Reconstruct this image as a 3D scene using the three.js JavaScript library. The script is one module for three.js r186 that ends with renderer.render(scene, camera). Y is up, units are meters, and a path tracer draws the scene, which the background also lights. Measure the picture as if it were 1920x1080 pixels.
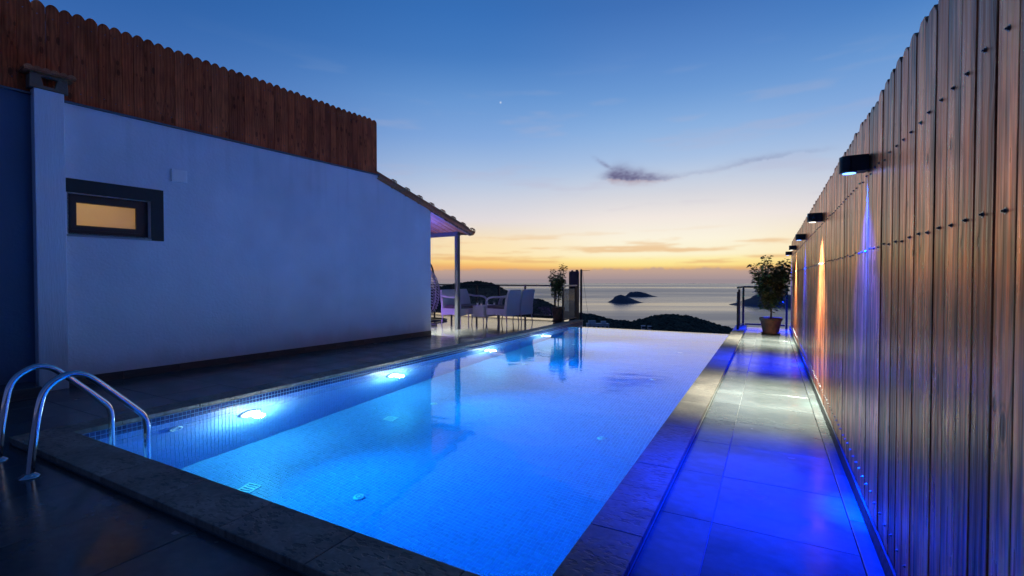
import * as THREE from 'three';
import { mergeGeometries } from 'three/addons/utils/BufferGeometryUtils.js';
import { RoundedBoxGeometry } from 'three/addons/geometries/RoundedBoxGeometry.js';

/* ------------------------------------------------------------------ camera, sky, sun, exposure */
const scene = new THREE.Scene();
const camera = new THREE.PerspectiveCamera(62.65, 16 / 9, 0.05, 150000);
const EYE = 1.25, YAW = 28.57 * Math.PI / 180;
camera.position.set(0, EYE, 0);
camera.rotation.set(-1.0657 * Math.PI / 180, YAW, 0, 'YXZ');

const renderer = new THREE.WebGLRenderer({ antialias: true });
renderer.setSize(1024, 576);
renderer.toneMapping = THREE.LinearToneMapping;
renderer.toneMappingExposure = 1;
renderer.shadowMap.enabled = true;

const rad = (d) => d * Math.PI / 180;
const clamp = (x, a = 0, b = 1) => Math.min(b, Math.max(a, x));
const smooth = (a, b, x) => { const t = clamp((x - a) / (b - a)); return t * t * (3 - 2 * t); };
const lerp = (a, b, t) => a + (b - a) * t;
function rng(seed) { let s = seed >>> 0; return () => { s = (s + 0x6d2b79f5) | 0; let t = Math.imul(s ^ (s >>> 15), 1 | s); t = (t + Math.imul(t ^ (t >>> 7), 61 | t)) ^ t; return ((t ^ (t >>> 14)) >>> 0) / 4294967296; }; }
function hash(x, y, s = 0) { let h = Math.imul(x | 0, 374761393) ^ Math.imul(y | 0, 668265263) ^ Math.imul(s | 0, 1274126177); h = Math.imul(h ^ (h >>> 13), 1274126177); return ((h ^ (h >>> 16)) >>> 0) / 4294967296; }
function vnoise(x, y, px = 1e9, py = 1e9, s = 0) {          // value noise, periodic in px, py cells
  const x0 = Math.floor(x), y0 = Math.floor(y), fx = x - x0, fy = y - y0, m = (a, p) => ((a % p) + p) % p;
  const u = fx * fx * (3 - 2 * fx), v = fy * fy * (3 - 2 * fy), a = m(x0, px), b = m(x0 + 1, px), c = m(y0, py), d = m(y0 + 1, py);
  return lerp(lerp(hash(a, c, s), hash(b, c, s), u), lerp(hash(a, d, s), hash(b, d, s), u), v);
}
function fbm(x, y, oct = 4, px = 1e9, py = 1e9, s = 0) { let a = 0.5, t = 0, n = 0; for (let i = 0; i < oct; i++) { t += a * vnoise(x, y, px, py, s + i); n += a; x *= 2; y *= 2; px *= 2; py *= 2; a *= 0.5; } return t / n; }
const toLin = (c) => { c /= 255; return c <= 0.04045 ? c / 12.92 : ((c + 0.055) / 1.055) ** 2.4; };
function ramp(stops, x) {
  if (x <= stops[0][0]) return stops[0][1];
  for (let i = 1; i < stops.length; i++) if (x <= stops[i][0]) { const [a, ca] = stops[i - 1], [b, cb] = stops[i], t = (x - a) / (b - a); return ca.map((v, k) => lerp(v, cb[k], t)); }
  return stops[stops.length - 1][1];
}
// dusk sky: afterglow over the sea (bearing -13 degrees), darkening to the east behind the camera
const GLOW = [[-3, [158, 142, 148]], [0, [170, 150, 150]], [0.9, [196, 162, 142]], [1.2, [226, 178, 120]], [1.6, [253, 226, 142]], [2.2, [254, 236, 164]], [2.8, [253, 243, 205]], [4.6, [252, 244, 222]], [7.1, [242, 232, 225]], [9.5, [216, 216, 223]], [11.5, [194, 206, 226]], [13.6, [168, 193, 228]], [17, [138, 176, 224]], [20.5, [108, 154, 213]], [24, [88, 136, 202]], [29, [64, 113, 183]], [40, [38, 86, 150]], [60, [24, 62, 118]], [90, [18, 48, 96]]];
// flanks of the afterglow, some 25 degrees from its middle: more orange low down
const FLANK = [[-3, [152, 136, 146]], [0, [164, 144, 148]], [0.9, [190, 152, 136]], [1.4, [240, 176, 106]], [2.1, [253, 212, 132]], [3, [253, 228, 176]], [4.6, [250, 226, 184]], [7, [226, 219, 221]], [9.5, [204, 209, 224]], [12, [176, 196, 226]], [16.5, [130, 168, 221]], [20.5, [104, 151, 211]], [25, [70, 124, 193]], [29, [56, 112, 184]], [40, [34, 84, 149]], [60, [24, 62, 118]], [90, [18, 48, 96]]];
const SIDE = [[-3, [90, 88, 120]], [0, [100, 95, 125]], [2, [135, 115, 135]], [5, [140, 130, 158]], [9, [120, 135, 182]], [14, [88, 124, 188]], [20, [62, 108, 178]], [26, [44, 94, 164]], [34, [28, 78, 142]], [45, [22, 64, 122]], [90, [18, 48, 96]]];
const BACK = [[-3, [40, 48, 84]], [0, [44, 52, 92]], [6, [52, 62, 112]], [12, [46, 66, 122]], [22, [34, 62, 120]], [45, [24, 54, 104]], [90, [18, 48, 96]]];
function cloudAt(az, el) {                                   // [opacity, sRGB]
  let best = 0, col = [98, 92, 128];
  const line = az < -12 ? lerp(11.9, 11.45, smooth(-17, -12, az)) : lerp(11.45, 12.7, smooth(-11, 2, az));
  const w = 0.58 * Math.exp(-(((az + 16.0) / 1.9) ** 2)) + 0.4 * Math.exp(-(((az + 13.2) / 2.6) ** 2)) + 0.27 + 0.14 * Math.exp(-(((az + 2) / 2.5) ** 2));
  const n = fbm(az * 0.9 + 40, el * 2.6, 5, 1e9, 1e9, 11), n2 = fbm(az * 3 + 9, el * 9, 4, 1e9, 1e9, 17);
  const d = (el - line + (n - 0.5) * 0.5) / w, along = smooth(-19.5, -16.6, az) * (1 - smooth(3, 7, az));
  const strength = 0.95 * Math.exp(-(((az + 15.6) / 1.7) ** 2)) + 0.5 * Math.exp(-(((az + 12.6) / 2.2) ** 2)) + 0.11 + 0.1 * Math.exp(-(((az + 1) / 3) ** 2));
  let a = along * Math.min(0.86, strength) * Math.exp(-(d > 0 ? d * d * 0.9 : d * d * 2)) * (0.55 + 0.9 * n2);
  const fin = Math.exp(-(((el - 12.6 - 0.62 * (-az - 16.4)) / 0.26) ** 2)) * smooth(-19.5, -17.2, az) * (1 - smooth(-16.4, -15, az)) * 0.5 * n2 * 1.4;
  a = Math.max(a, fin);
  if (a > best) { best = Math.min(0.9, a); col = d < -0.35 ? [168, 140, 150] : [98, 94, 130]; }
  const veil = smooth(0.56, 0.8, fbm(az * 0.12 + 3, el * 0.8 + 5, 4, 1e9, 1e9, 23)) * smooth(6, 9, el) * (1 - smooth(18, 26, el)) * 0.22;
  if (veil > best) { best = veil; col = [188, 178, 200]; }
  if (el < 7 && el > 0.9) {                                  // thin bars low over the sea
    const s = fbm(az * 0.16 + 2, el * 2.4 + 7, 5, 1e9, 1e9, 31), dens = smooth(0.52, 0.74, s) * (1 - smooth(3.2, 6.6, el)) * 0.75;
    if (dens > best) { best = dens * 0.8; col = [230, 176, 122]; }
  }
  const top = 1.15 + 0.5 * (fbm(az * 0.35, 3, 4, 1e9, 1e9, 41) - 0.5) + 0.35 * (fbm(az * 1.6, 9, 3, 1e9, 1e9, 43) - 0.5);
  const bank = 1 - smooth(top - 0.12, top + 0.1, el);
  if (bank > best) { best = bank * 0.9; col = lerp3([168, 148, 150], [192, 162, 148], smooth(0, 1.1, el)); }
  return [best, col];
}
const lerp3 = (a, b, t) => a.map((v, k) => lerp(v, b[k], t));
{
  const W = 3072, H = 1536, data = new Float32Array(W * H * 4);
  const lut = Array.from({ length: 256 }, (_, i) => i);
  for (let j = 0; j < H; j++) {
    const el = (j + 0.5) / H * 180 - 90;
    if (el < -4) { for (let i = 0; i < W; i++) { const o = (j * W + i) * 4; data[o] = toLin(158); data[o + 1] = toLin(142); data[o + 2] = toLin(148); data[o + 3] = 1; } continue; }
    const g = ramp(GLOW, el), fl = ramp(FLANK, el), s = ramp(SIDE, el), b = ramp(BACK, el);
    for (let i = 0; i < W; i++) {
      const phi = ((i + 0.5) / W - 0.5) * 2 * Math.PI;       // atan2(z, x)
      let az = Math.atan2(Math.cos(phi), -Math.sin(phi)) * 180 / Math.PI;   // bearing: 0 = -z, + to the right
      let d = Math.abs(az + 10); if (d > 180) d = 360 - d;
      const w0 = smooth(3, 25, d), w1 = smooth(22, 64, d), w2 = smooth(62, 150, d);
      let c = lerp3(lerp3(lerp3(g, fl, w0), s, w1), b, w2);
      if (el < 28 && az > -80 && az < 40) { const [a, cc] = cloudAt(az, el); if (a > 0) c = lerp3(c, cc, a * (1 - 0.5 * w1)); }
      const o = (j * W + i) * 4;
      data[o] = toLin(c[0]); data[o + 1] = toLin(c[1]); data[o + 2] = toLin(c[2]); data[o + 3] = 1;
      const st = ((az + 29.98) / 0.07) ** 2 + ((el - 20.29) / 0.07) ** 2;     // the evening star
      if (st < 1) for (let k = 0; k < 3; k++) data[o + k] = Math.max(data[o + k], 1.1);
    }
  }
  const t = new THREE.DataTexture(data, W, H, THREE.RGBAFormat, THREE.FloatType);
  t.mapping = THREE.EquirectangularReflectionMapping; t.magFilter = THREE.LinearFilter; t.minFilter = THREE.LinearFilter; t.colorSpace = THREE.LinearSRGBColorSpace; t.needsUpdate = true;
  scene.background = t; scene.environment = t;
}
const sun = new THREE.DirectionalLight(new THREE.Color(1, 0.72, 0.42), 0.03);   // last glow at the horizon
sun.position.set(Math.sin(rad(-13)) * 100, 3, -Math.cos(rad(-13)) * 100);
sun.castShadow = true; sun.shadow.radius = 90; sun.shadow.mapSize.set(2048, 2048);
Object.assign(sun.shadow.camera, { left: -16, right: 16, top: 16, bottom: -16, near: 1, far: 240 });
scene.add(sun, sun.target);

/* ------------------------------------------------------------------ helpers */
const used = new Map();
function numbered(name) { const n = used.get(name) ?? 0; used.set(name, n + 1); return n ? `${name}_${String(n).padStart(3, '0')}` : name; }
function tag(o, label, category, group) { o.userData = { label, category }; if (group) o.userData.group = group; return o; }
function thing(name, label, category, pos = [0, 0, 0], turn = 0, group) { const o = new THREE.Group(); o.name = numbered(name); scene.add(o); o.position.set(...pos); o.rotation.y = turn; return tag(o, label, category, group); }
function add(name, geo, mat, parent, pos, rot) {
  const m = new THREE.Mesh(Array.isArray(geo) ? merge(geo) : geo, mat); m.castShadow = m.receiveShadow = true;
  m.name = parent === scene ? numbered(name) : partName(parent, name);
  if (pos) m.position.set(...pos); if (rot) m.rotation.set(...rot);
  parent.add(m); return m;
}
function partName(parent, name) { const c = (parent.__n ??= new Map()), n = c.get(name) ?? 0; c.set(name, n + 1); return n ? `${name}_${String(n).padStart(3, '0')}` : name; }
function struct(name, geo, mat) { const m = add(name, geo, mat, scene); m.userData = { kind: 'structure' }; return m; }
function structGroup(name) { const g = new THREE.Group(); g.name = numbered(name); g.userData = { kind: 'structure' }; scene.add(g); return g; }
function clean(g) { g = g.index ? g.toNonIndexed() : g.clone(); for (const k of Object.keys(g.attributes)) if (!['position', 'normal', 'uv'].includes(k)) g.deleteAttribute(k); if (!g.attributes.uv) g.setAttribute('uv', new THREE.BufferAttribute(new Float32Array(g.attributes.position.count * 2), 2)); return g; }
function merge(list) { return list.length === 1 ? list[0] : mergeGeometries(list.map(clean)); }
function box(x0, x1, y0, y1, z0, z1) { const g = new THREE.BoxGeometry(x1 - x0, y1 - y0, z1 - z0); metreUV(g, x1 - x0, y1 - y0, z1 - z0); return g.translate((x0 + x1) / 2, (y0 + y1) / 2, (z0 + z1) / 2); }
function metreUV(g, w, h, d) { const u = g.attributes.uv, s = [[d, h], [d, h], [w, d], [w, d], [w, h], [w, h]]; for (let f = 0; f < 6; f++) for (let k = 0; k < 4; k++) { const i = f * 4 + k; u.setXY(i, u.getX(i) * s[f][0], u.getY(i) * s[f][1]); } }
function rbox(x0, x1, y0, y1, z0, z1, r = 0.006, seg = 1) { return new RoundedBoxGeometry(x1 - x0, y1 - y0, z1 - z0, seg, Math.min(r, (x1 - x0) / 2.1, (y1 - y0) / 2.1, (z1 - z0) / 2.1)).translate((x0 + x1) / 2, (y0 + y1) / 2, (z0 + z1) / 2); }
const V = (x, y, z) => new THREE.Vector3(x, y, z);
function bar(a, b, r0, r1 = r0, seg = 8) { const A = V(...a), B = V(...b), d = B.clone().sub(A), g = new THREE.CylinderGeometry(r1, r0, d.length(), seg); g.applyQuaternion(new THREE.Quaternion().setFromUnitVectors(V(0, 1, 0), d.normalize())); return g.translate((A.x + B.x) / 2, (A.y + B.y) / 2, (A.z + B.z) / 2); }
function tube(pts, r, seg = 24, rs = 8, closed = false, tension = 0.5) { return new THREE.TubeGeometry(new THREE.CatmullRomCurve3(pts.map((p) => V(...p)), closed, 'catmullrom', tension), seg, r, rs, closed); }
function planarUV(g, axis, sx = 1, sy = 1, ox = 0, oy = 0) { const p = g.attributes.position, u = new Float32Array(p.count * 2); for (let i = 0; i < p.count; i++) { const c = [p.getX(i), p.getY(i), p.getZ(i)]; u[i * 2] = c[axis[0]] * sx + ox; u[i * 2 + 1] = c[axis[1]] * sy + oy; } g.setAttribute('uv', new THREE.BufferAttribute(u, 2)); return g; }

function tex(w, h, f, { srgb = false, repeat = [1, 1] } = {}) {      // f(u, v) -> [r,g,b] 0..1
  const d = new Uint8Array(w * h * 4);
  for (let j = 0; j < h; j++) for (let i = 0; i < w; i++) { const c = f(i / w, j / h, i, j), o = (j * w + i) * 4; d[o] = clamp(c[0]) * 255; d[o + 1] = clamp(c[1]) * 255; d[o + 2] = clamp(c[2]) * 255; d[o + 3] = 255; }
  const t = new THREE.DataTexture(d, w, h, THREE.RGBAFormat); t.wrapS = t.wrapT = THREE.RepeatWrapping; t.magFilter = THREE.LinearFilter; t.minFilter = THREE.LinearMipmapLinearFilter; t.generateMipmaps = true;
  if (srgb) t.colorSpace = THREE.SRGBColorSpace; t.repeat.set(...repeat); t.needsUpdate = true; return t;
}
const grey = (v) => [v, v, v];
const rgb = (r, g, b) => new THREE.Color().setRGB(r, g, b);
const std = (o) => new THREE.MeshStandardMaterial(o);
const phys = (o) => new THREE.MeshPhysicalMaterial(o);

/* ------------------------------------------------------------------ textures and materials */
// weathered, varnished softwood: 1 m wide x 4 m tall
const WOODW = 768, WOODH = 2048, knots = []; { const r = rng(5); for (let i = 0; i < 70; i++) knots.push([r(), r(), 0.005 + r() ** 2 * 0.016]); }
const woodField = new Float32Array(WOODW * WOODH), woodDark = new Float32Array(WOODW * WOODH);
for (let j = 0; j < WOODH; j++) for (let i = 0; i < WOODW; i++) {
  const u = i / WOODW, v = j / WOODH; let warp = (fbm(u * 10, v * 8, 3, 10, 8, 2) - 0.5) * 0.03, dark = 0;
  for (const [kx, ky, kr] of knots) {
    let dx = u - kx, dy = (v - ky) * 4; dx -= Math.round(dx); dy -= Math.round(dy / 4) * 4; const q = Math.hypot(dx, dy * 0.45) / kr;
    if (q < 7) { warp += dx * 1.1 * Math.exp(-q * q * 0.16); dark = Math.max(dark, smooth(1.25, 0.75, q), 0.4 * smooth(2.4, 1.2, q) * (0.5 + 0.5 * Math.sin(q * 9))); }
  }
  const ring = 0.5 + 0.5 * Math.sin((u + warp) * 190 + 5 * fbm(u * 12, v * 5, 2, 12, 5, 8)), fine = vnoise((u + warp) * 380, v * 44, 380, 44, 6);
  woodField[j * WOODW + i] = 0.55 * ring + 0.45 * fine; woodDark[j * WOODW + i] = dark;
}
const woodMap = tex(WOODW, WOODH, (u, v, i, j) => { const k = j * WOODW + i, f = woodField[k], blot = fbm(u * 9, v * 14, 4, 9, 14, 21), streak = fbm(u * 60, v * 3, 3, 60, 3, 27), s = clamp(0.77 + 0.34 * (f - 0.5) + 0.95 * (blot - 0.5) + 0.85 * (streak - 0.5), 0.13, 1) * (1 - 0.45 * woodDark[k]); return [clamp(s * 1.08), s * (0.95 + 0.1 * blot), s * (0.88 + 0.24 * blot)]; }, { srgb: true, repeat: [1, 0.25] });
const woodMapSoft = tex(WOODW, WOODH, (u, v, i, j) => { const k = j * WOODW + i, s = clamp(0.72 + 0.2 * (woodField[k] - 0.5) + 0.4 * (fbm(u * 9, v * 14, 4, 9, 14, 21) - 0.5), 0.2, 1) * (1 - 0.3 * woodDark[k]); return [s * 1.06, s, s]; }, { srgb: true, repeat: [1, 0.25] });
const woodBump = tex(WOODW, WOODH, (u, v, i, j) => { const k = j * WOODW + i; return grey(0.35 * woodField[k] + 0.5 * fbm(u * 24, v * 10, 3, 24, 10, 33) + 0.15 - 0.3 * woodDark[k]); }, { repeat: [1, 0.25] });
const woodRough = tex(512, 1024, (u, v) => grey(0.15 + 0.2 * fbm(u * 26, v * 18, 4, 26, 18, 51) + 0.16 * fbm(u * 70, v * 4, 3, 70, 4, 53)), { repeat: [1, 0.25] });
const plasterBump = tex(512, 512, (u, v) => grey(0.5 * fbm(u * 60, v * 60, 3, 60, 60, 61) + 0.5 * fbm(u * 9, v * 9, 3, 9, 9, 62)), { repeat: [0.8, 0.8] });
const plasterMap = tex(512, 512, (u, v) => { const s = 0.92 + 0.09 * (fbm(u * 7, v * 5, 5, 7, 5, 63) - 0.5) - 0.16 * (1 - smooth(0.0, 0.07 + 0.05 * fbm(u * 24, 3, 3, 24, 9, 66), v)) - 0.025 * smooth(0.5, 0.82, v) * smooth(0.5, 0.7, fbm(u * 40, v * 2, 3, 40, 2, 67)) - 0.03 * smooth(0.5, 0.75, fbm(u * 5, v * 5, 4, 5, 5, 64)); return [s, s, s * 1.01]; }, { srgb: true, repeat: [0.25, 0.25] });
const slabMap = tex(512, 512, (u, v) => { const n = fbm(u * 4, v * 7, 5, 4, 7, 71), m = fbm(u * 40, v * 60, 3, 40, 60, 72), s = 0.74 + 0.34 * (n - 0.5) + 0.12 * (m - 0.5); return [s, s, s]; }, { srgb: true, repeat: [0.5, 0.5] });
const slabRough = tex(512, 512, (u, v) => grey(0.1 + 0.22 * fbm(u * 5, v * 10, 5, 5, 10, 74)), { repeat: [0.5, 0.5] });
const slabBump = tex(512, 512, (u, v) => grey(fbm(u * 30, v * 34, 4, 30, 34, 75)), { repeat: [0.5, 0.5] });
const pits = (u, v) => { const n = fbm(u * 46, v * 90, 4, 46, 90, 81), k = fbm(u * 5, v * 4, 3, 5, 4, 82); return smooth(0.55, 0.68, n) * smooth(0.36, 0.62, k); };
const copingMap = tex(1024, 1024, (u, v) => { const s = 0.72 + 0.4 * (fbm(u * 7, v * 11, 5, 7, 11, 83) - 0.5) + 0.16 * (fbm(u * 90, v * 90, 2, 90, 90, 84) - 0.5) - 0.13 * pits(u, v); return [s, s * 0.95, s * 0.89]; }, { srgb: true, repeat: [0.6, 0.6] });
const copingBump = tex(1024, 1024, (u, v) => grey(0.7 + 0.3 * (fbm(u * 60, v * 60, 3, 60, 60, 85) - 0.5) - 0.45 * pits(u, v)), { repeat: [0.6, 0.6] });
const waterBump = tex(1024, 1024, (u, v) => grey(0.5 * fbm(u * 5, v * 8, 2, 5, 8, 91) + 0.32 * fbm(u * 13, v * 26, 2, 13, 26, 92) + 0.1 * fbm(u * 40, v * 70, 2, 40, 70, 93)), { repeat: [0.25, 0.25] });
const bellAt = (x, c, w) => Math.exp(-(((x - c) / w) ** 2));
const seaRough = tex(512, 1024, (u, v) => grey(0.26 - 0.11 * bellAt(v - 0.02 * fbm(u * 6, 1, 3, 6, 9, 94), 0.54, 0.14) + 0.14 * smooth(0.15, 0.9, 0.65 * fbm(u * 3, v * 24, 4, 3, 24, 95) + 0.35 * fbm(u * 8, v * 120, 3, 8, 120, 96))));
const weaveBump = tex(64, 64, (u, v) => { const a = Math.floor(u * 8), b = Math.floor(v * 8), fu = (u * 8) % 1, fv = (v * 8) % 1; return grey(((a + b) % 2 ? Math.sin(fu * Math.PI) : Math.sin(fv * Math.PI)) * 0.9); }, { repeat: [12, 12] });
const terraMap = tex(256, 256, (u, v) => { const s = 0.8 + 0.4 * (fbm(u * 10, v * 10, 4, 10, 10, 97) - 0.5); return [s, s, s]; }, { srgb: true, repeat: [3, 3] });

const wood = (r, g, b, k = 1) => phys({ specularIntensity: 0.25, metalness: 0.5,  color: rgb(r, g, b), map: woodMap, bumpMap: woodBump, bumpScale: 0.0032 * k, roughnessMap: woodRough, roughness: 1 });
const fenceWoods = [[0.86, 0.26, 0.09], [0.66, 0.185, 0.06], [0.98, 0.34, 0.13], [0.48, 0.135, 0.048], [0.84, 0.29, 0.11], [0.74, 0.2, 0.065]].map((c) => wood(...c));
const roofWoods = [[0.82, 0.2, 0.068], [0.72, 0.17, 0.056], [0.88, 0.225, 0.078], [0.62, 0.15, 0.054], [0.82, 0.185, 0.06]].map((c) => { const m = wood(...c, 0.7); m.roughnessMap = null; m.roughness = 0.7; m.metalness = 0; m.map = woodMapSoft; return m; });
const soffitWood = std({ color: rgb(0.55, 0.22, 0.1), map: woodMap, bumpMap: woodBump, bumpScale: 0.001, roughness: 0.5 });
const bargeWood = std({ color: rgb(0.6, 0.38, 0.28), map: woodMap, bumpMap: woodBump, bumpScale: 0.001, roughness: 0.6 });
const darkTimber = std({ color: rgb(0.06, 0.04, 0.03), roughness: 0.8 });
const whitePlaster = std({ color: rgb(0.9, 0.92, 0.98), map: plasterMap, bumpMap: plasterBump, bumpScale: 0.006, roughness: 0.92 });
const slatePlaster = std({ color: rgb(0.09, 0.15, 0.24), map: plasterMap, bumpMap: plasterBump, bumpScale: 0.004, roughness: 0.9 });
const slabs = [[0.145, 0.152, 0.148], [0.135, 0.142, 0.139], [0.153, 0.159, 0.155]].map((c) => phys({ specularIntensity: 0.32, color: rgb(...c), map: slabMap, roughnessMap: slabRough, roughness: 1, bumpMap: slabBump, bumpScale: 0.0006 }));
const polished = slabs.map((m) => { const c = m.clone(); c.roughness = 0.45; c.specularIntensity = 1; c.color.multiplyScalar(1.5); return c; });
const darkSlabs = [[0.14, 0.138, 0.138], [0.125, 0.124, 0.126], [0.15, 0.148, 0.147]].map((c) => std({ color: rgb(...c), map: slabMap, roughnessMap: slabRough, roughness: 1, bumpMap: slabBump, bumpScale: 0.0006 }));
const grout = std({ color: rgb(0.1, 0.1, 0.105), roughness: 0.9 });
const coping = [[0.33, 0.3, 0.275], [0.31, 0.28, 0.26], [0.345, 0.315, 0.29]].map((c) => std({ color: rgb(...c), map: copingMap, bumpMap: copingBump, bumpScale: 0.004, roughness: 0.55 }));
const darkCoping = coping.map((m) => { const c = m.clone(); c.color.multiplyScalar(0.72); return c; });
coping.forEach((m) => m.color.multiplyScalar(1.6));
const concrete = std({ color: rgb(0.35, 0.35, 0.34), bumpMap: plasterBump, bumpScale: 0.003, roughness: 0.9 });
const blackMetal = std({ color: rgb(0.018, 0.02, 0.024), roughness: 0.42, metalness: 0.3 });
const steel = std({ color: rgb(0.72, 0.73, 0.75), roughness: 0.09, metalness: 1 });
const galvanised = std({ color: rgb(0.2, 0.21, 0.23), roughness: 0.35, metalness: 0.9 });
const postPaint = std({ color: rgb(0.075, 0.08, 0.085), roughness: 0.45 });
const wicker = std({ color: rgb(0.52, 0.48, 0.54), roughness: 0.7, bumpMap: weaveBump, bumpScale: 0.004 });
const cushion = std({ color: rgb(0.1, 0.075, 0.085), roughness: 0.95, bumpMap: plasterBump, bumpScale: 0.003 });
const terracotta = std({ color: rgb(0.36, 0.15, 0.085), map: terraMap, roughness: 0.75, bumpMap: plasterBump, bumpScale: 0.002 });
const tileClay = [[0.74, 0.26, 0.12], [0.64, 0.22, 0.1], [0.8, 0.29, 0.13]].map((c) => std({ color: rgb(...c), map: terraMap, roughness: 0.85, bumpMap: plasterBump, bumpScale: 0.004 }));
const railGlass = phys({ color: rgb(0.8, 0.83, 0.84), roughness: 0.03, transmission: 1, thickness: 0, ior: 1.5 });
const darkGlass = phys({ color: rgb(0.12, 0.16, 0.22), roughness: 0.04, transmission: 1, thickness: 0, ior: 1.5 });
const leafMats = [[0.15, 0.19, 0.055], [0.11, 0.16, 0.045], [0.19, 0.22, 0.08]].map((c) => phys({ color: rgb(...c), roughness: 0.5, transmission: 0.18, thickness: 0, side: THREE.DoubleSide }));
const bark = std({ color: rgb(0.13, 0.09, 0.06), roughness: 0.9 });
const soilMat = std({ color: rgb(0.03, 0.022, 0.016), roughness: 1, bumpMap: plasterBump, bumpScale: 0.01 });

/* ------------------------------------------------------------------ sea, hills, islands */
const SEA = -215;
{
  const rings = [], pos = [], uv = [], idx = [], NS = 180; for (let r = 120; r < 62000; r *= 1.14) rings.push(r);
  const c = Math.cos(YAW), s = Math.sin(YAW);
  rings.forEach((r) => { for (let k = 0; k <= NS; k++) { const a = k / NS * 2 * Math.PI, x = r * Math.cos(a), z = r * Math.sin(a); pos.push(x, EYE + SEA - r * r / (2 * 6.371e6), z); uv.push((x * c - z * s) / 9000, (x * s + z * c) / 9000); } });
  for (let i = 0; i < rings.length - 1; i++) for (let k = 0; k < NS; k++) { const a = i * (NS + 1) + k, b = a + NS + 1; idx.push(a, a + 1, b, a + 1, b + 1, b); }
  const g = new THREE.BufferGeometry(); g.setAttribute('position', new THREE.Float32BufferAttribute(pos, 3)); g.setAttribute('uv', new THREE.Float32BufferAttribute(uv, 2)); g.setIndex(idx); g.computeVertexNormals();
  struct('sea', g, phys({ color: rgb(0.09, 0.1, 0.14), roughness: 1, roughnessMap: seaRough, ior: 1.33 }));
}
// ridge line seen over the pool: [bearing, distance, height above the eye]
const RIDGE = [[-70, 1500, -60], [-50, 1500, -42], [-40, 1500, -30], [-38, 1500, -24], [-35, 1500, -12], [-32.8, 1500, -6], [-31, 1480, -13], [-29, 1400, -38], [-27.5, 1250, -46], [-25, 1100, -50], [-23.4, 980, -56], [-22, 860, -57], [-20, 720, -50.5], [-18.3, 690, -52], [-16.5, 660, -56], [-14.3, 640, -57], [-13.1, 620, -51], [-11.6, 610, -46], [-10, 600, -43.5], [-8.4, 600, -45], [-7, 600, -48], [-5.3, 600, -52.5], [-3.7, 600, -57], [0, 600, -64], [10, 600, -75], [40, 600, -100]];
function ridgeAt(b) { for (let i = 1; i < RIDGE.length; i++) if (b <= RIDGE[i][0]) { const [a, d0, h0] = RIDGE[i - 1], [c, d1, h1] = RIDGE[i], t = clamp((b - a) / (c - a)); return [lerp(d0, d1, t), lerp(h0, h1, t)]; } return RIDGE[RIDGE.length - 1].slice(1); }
function landHeight(b, d) {                                  // above the eye
  const [dr, hr] = ridgeAt(b), top = hr - 4;
  let h;
  if (d < 200) h = lerp(-7, -30, smooth(10, 200, d));
  else if (d < dr) { const t = (d - 200) / (dr - 200); h = lerp(-30, top, t ** 1.25) - 11 * Math.sin(Math.PI * t) * (dr > 900 ? 3.2 : 1); }
  else { const t = (d - dr) / 850; h = top - 210 * smooth(0, 1, t) * 1.1 - 6 * t; }
  const x = d * Math.sin(rad(b)), z = d * Math.cos(rad(b)), amp = smooth(40, 260, d) * 7;
  return h + amp * (fbm(x / 90 + 50, z / 90 + 50, 4, 1e9, 1e9, 101) - 0.5);
}
const polar = (b, d, y) => [d * Math.sin(rad(b)), EYE + y, -d * Math.cos(rad(b))];
{
  const B0 = -78, B1 = 46, NB = 300, ds = []; for (let d = 15; d < 2700; d *= 1.035) ds.push(d);
  const pos = [], col = [], idx = [];
  ds.forEach((d) => { for (let k = 0; k <= NB; k++) { const b = lerp(B0, B1, k / NB); pos.push(...polar(b, d, landHeight(b, d))); const n = fbm(d * Math.sin(rad(b)) / 26 + 9, d * Math.cos(rad(b)) / 26, 4, 1e9, 1e9, 103), bare = smooth(0.55, 0.72, n); col.push(lerp(0.045, 0.19, bare), lerp(0.05, 0.15, bare), lerp(0.034, 0.12, bare)); } });
  for (let i = 0; i < ds.length - 1; i++) for (let k = 0; k < NB; k++) { const a = i * (NB + 1) + k, b = a + NB + 1; idx.push(a, b, a + 1, a + 1, b, b + 1); }
  const g = new THREE.BufferGeometry(); g.setAttribute('position', new THREE.Float32BufferAttribute(pos, 3)); g.setAttribute('color', new THREE.Float32BufferAttribute(col, 3)); g.setIndex(idx); g.computeVertexNormals();
  struct('hillside', g, std({ vertexColors: true, roughness: 1 }));
}
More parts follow.
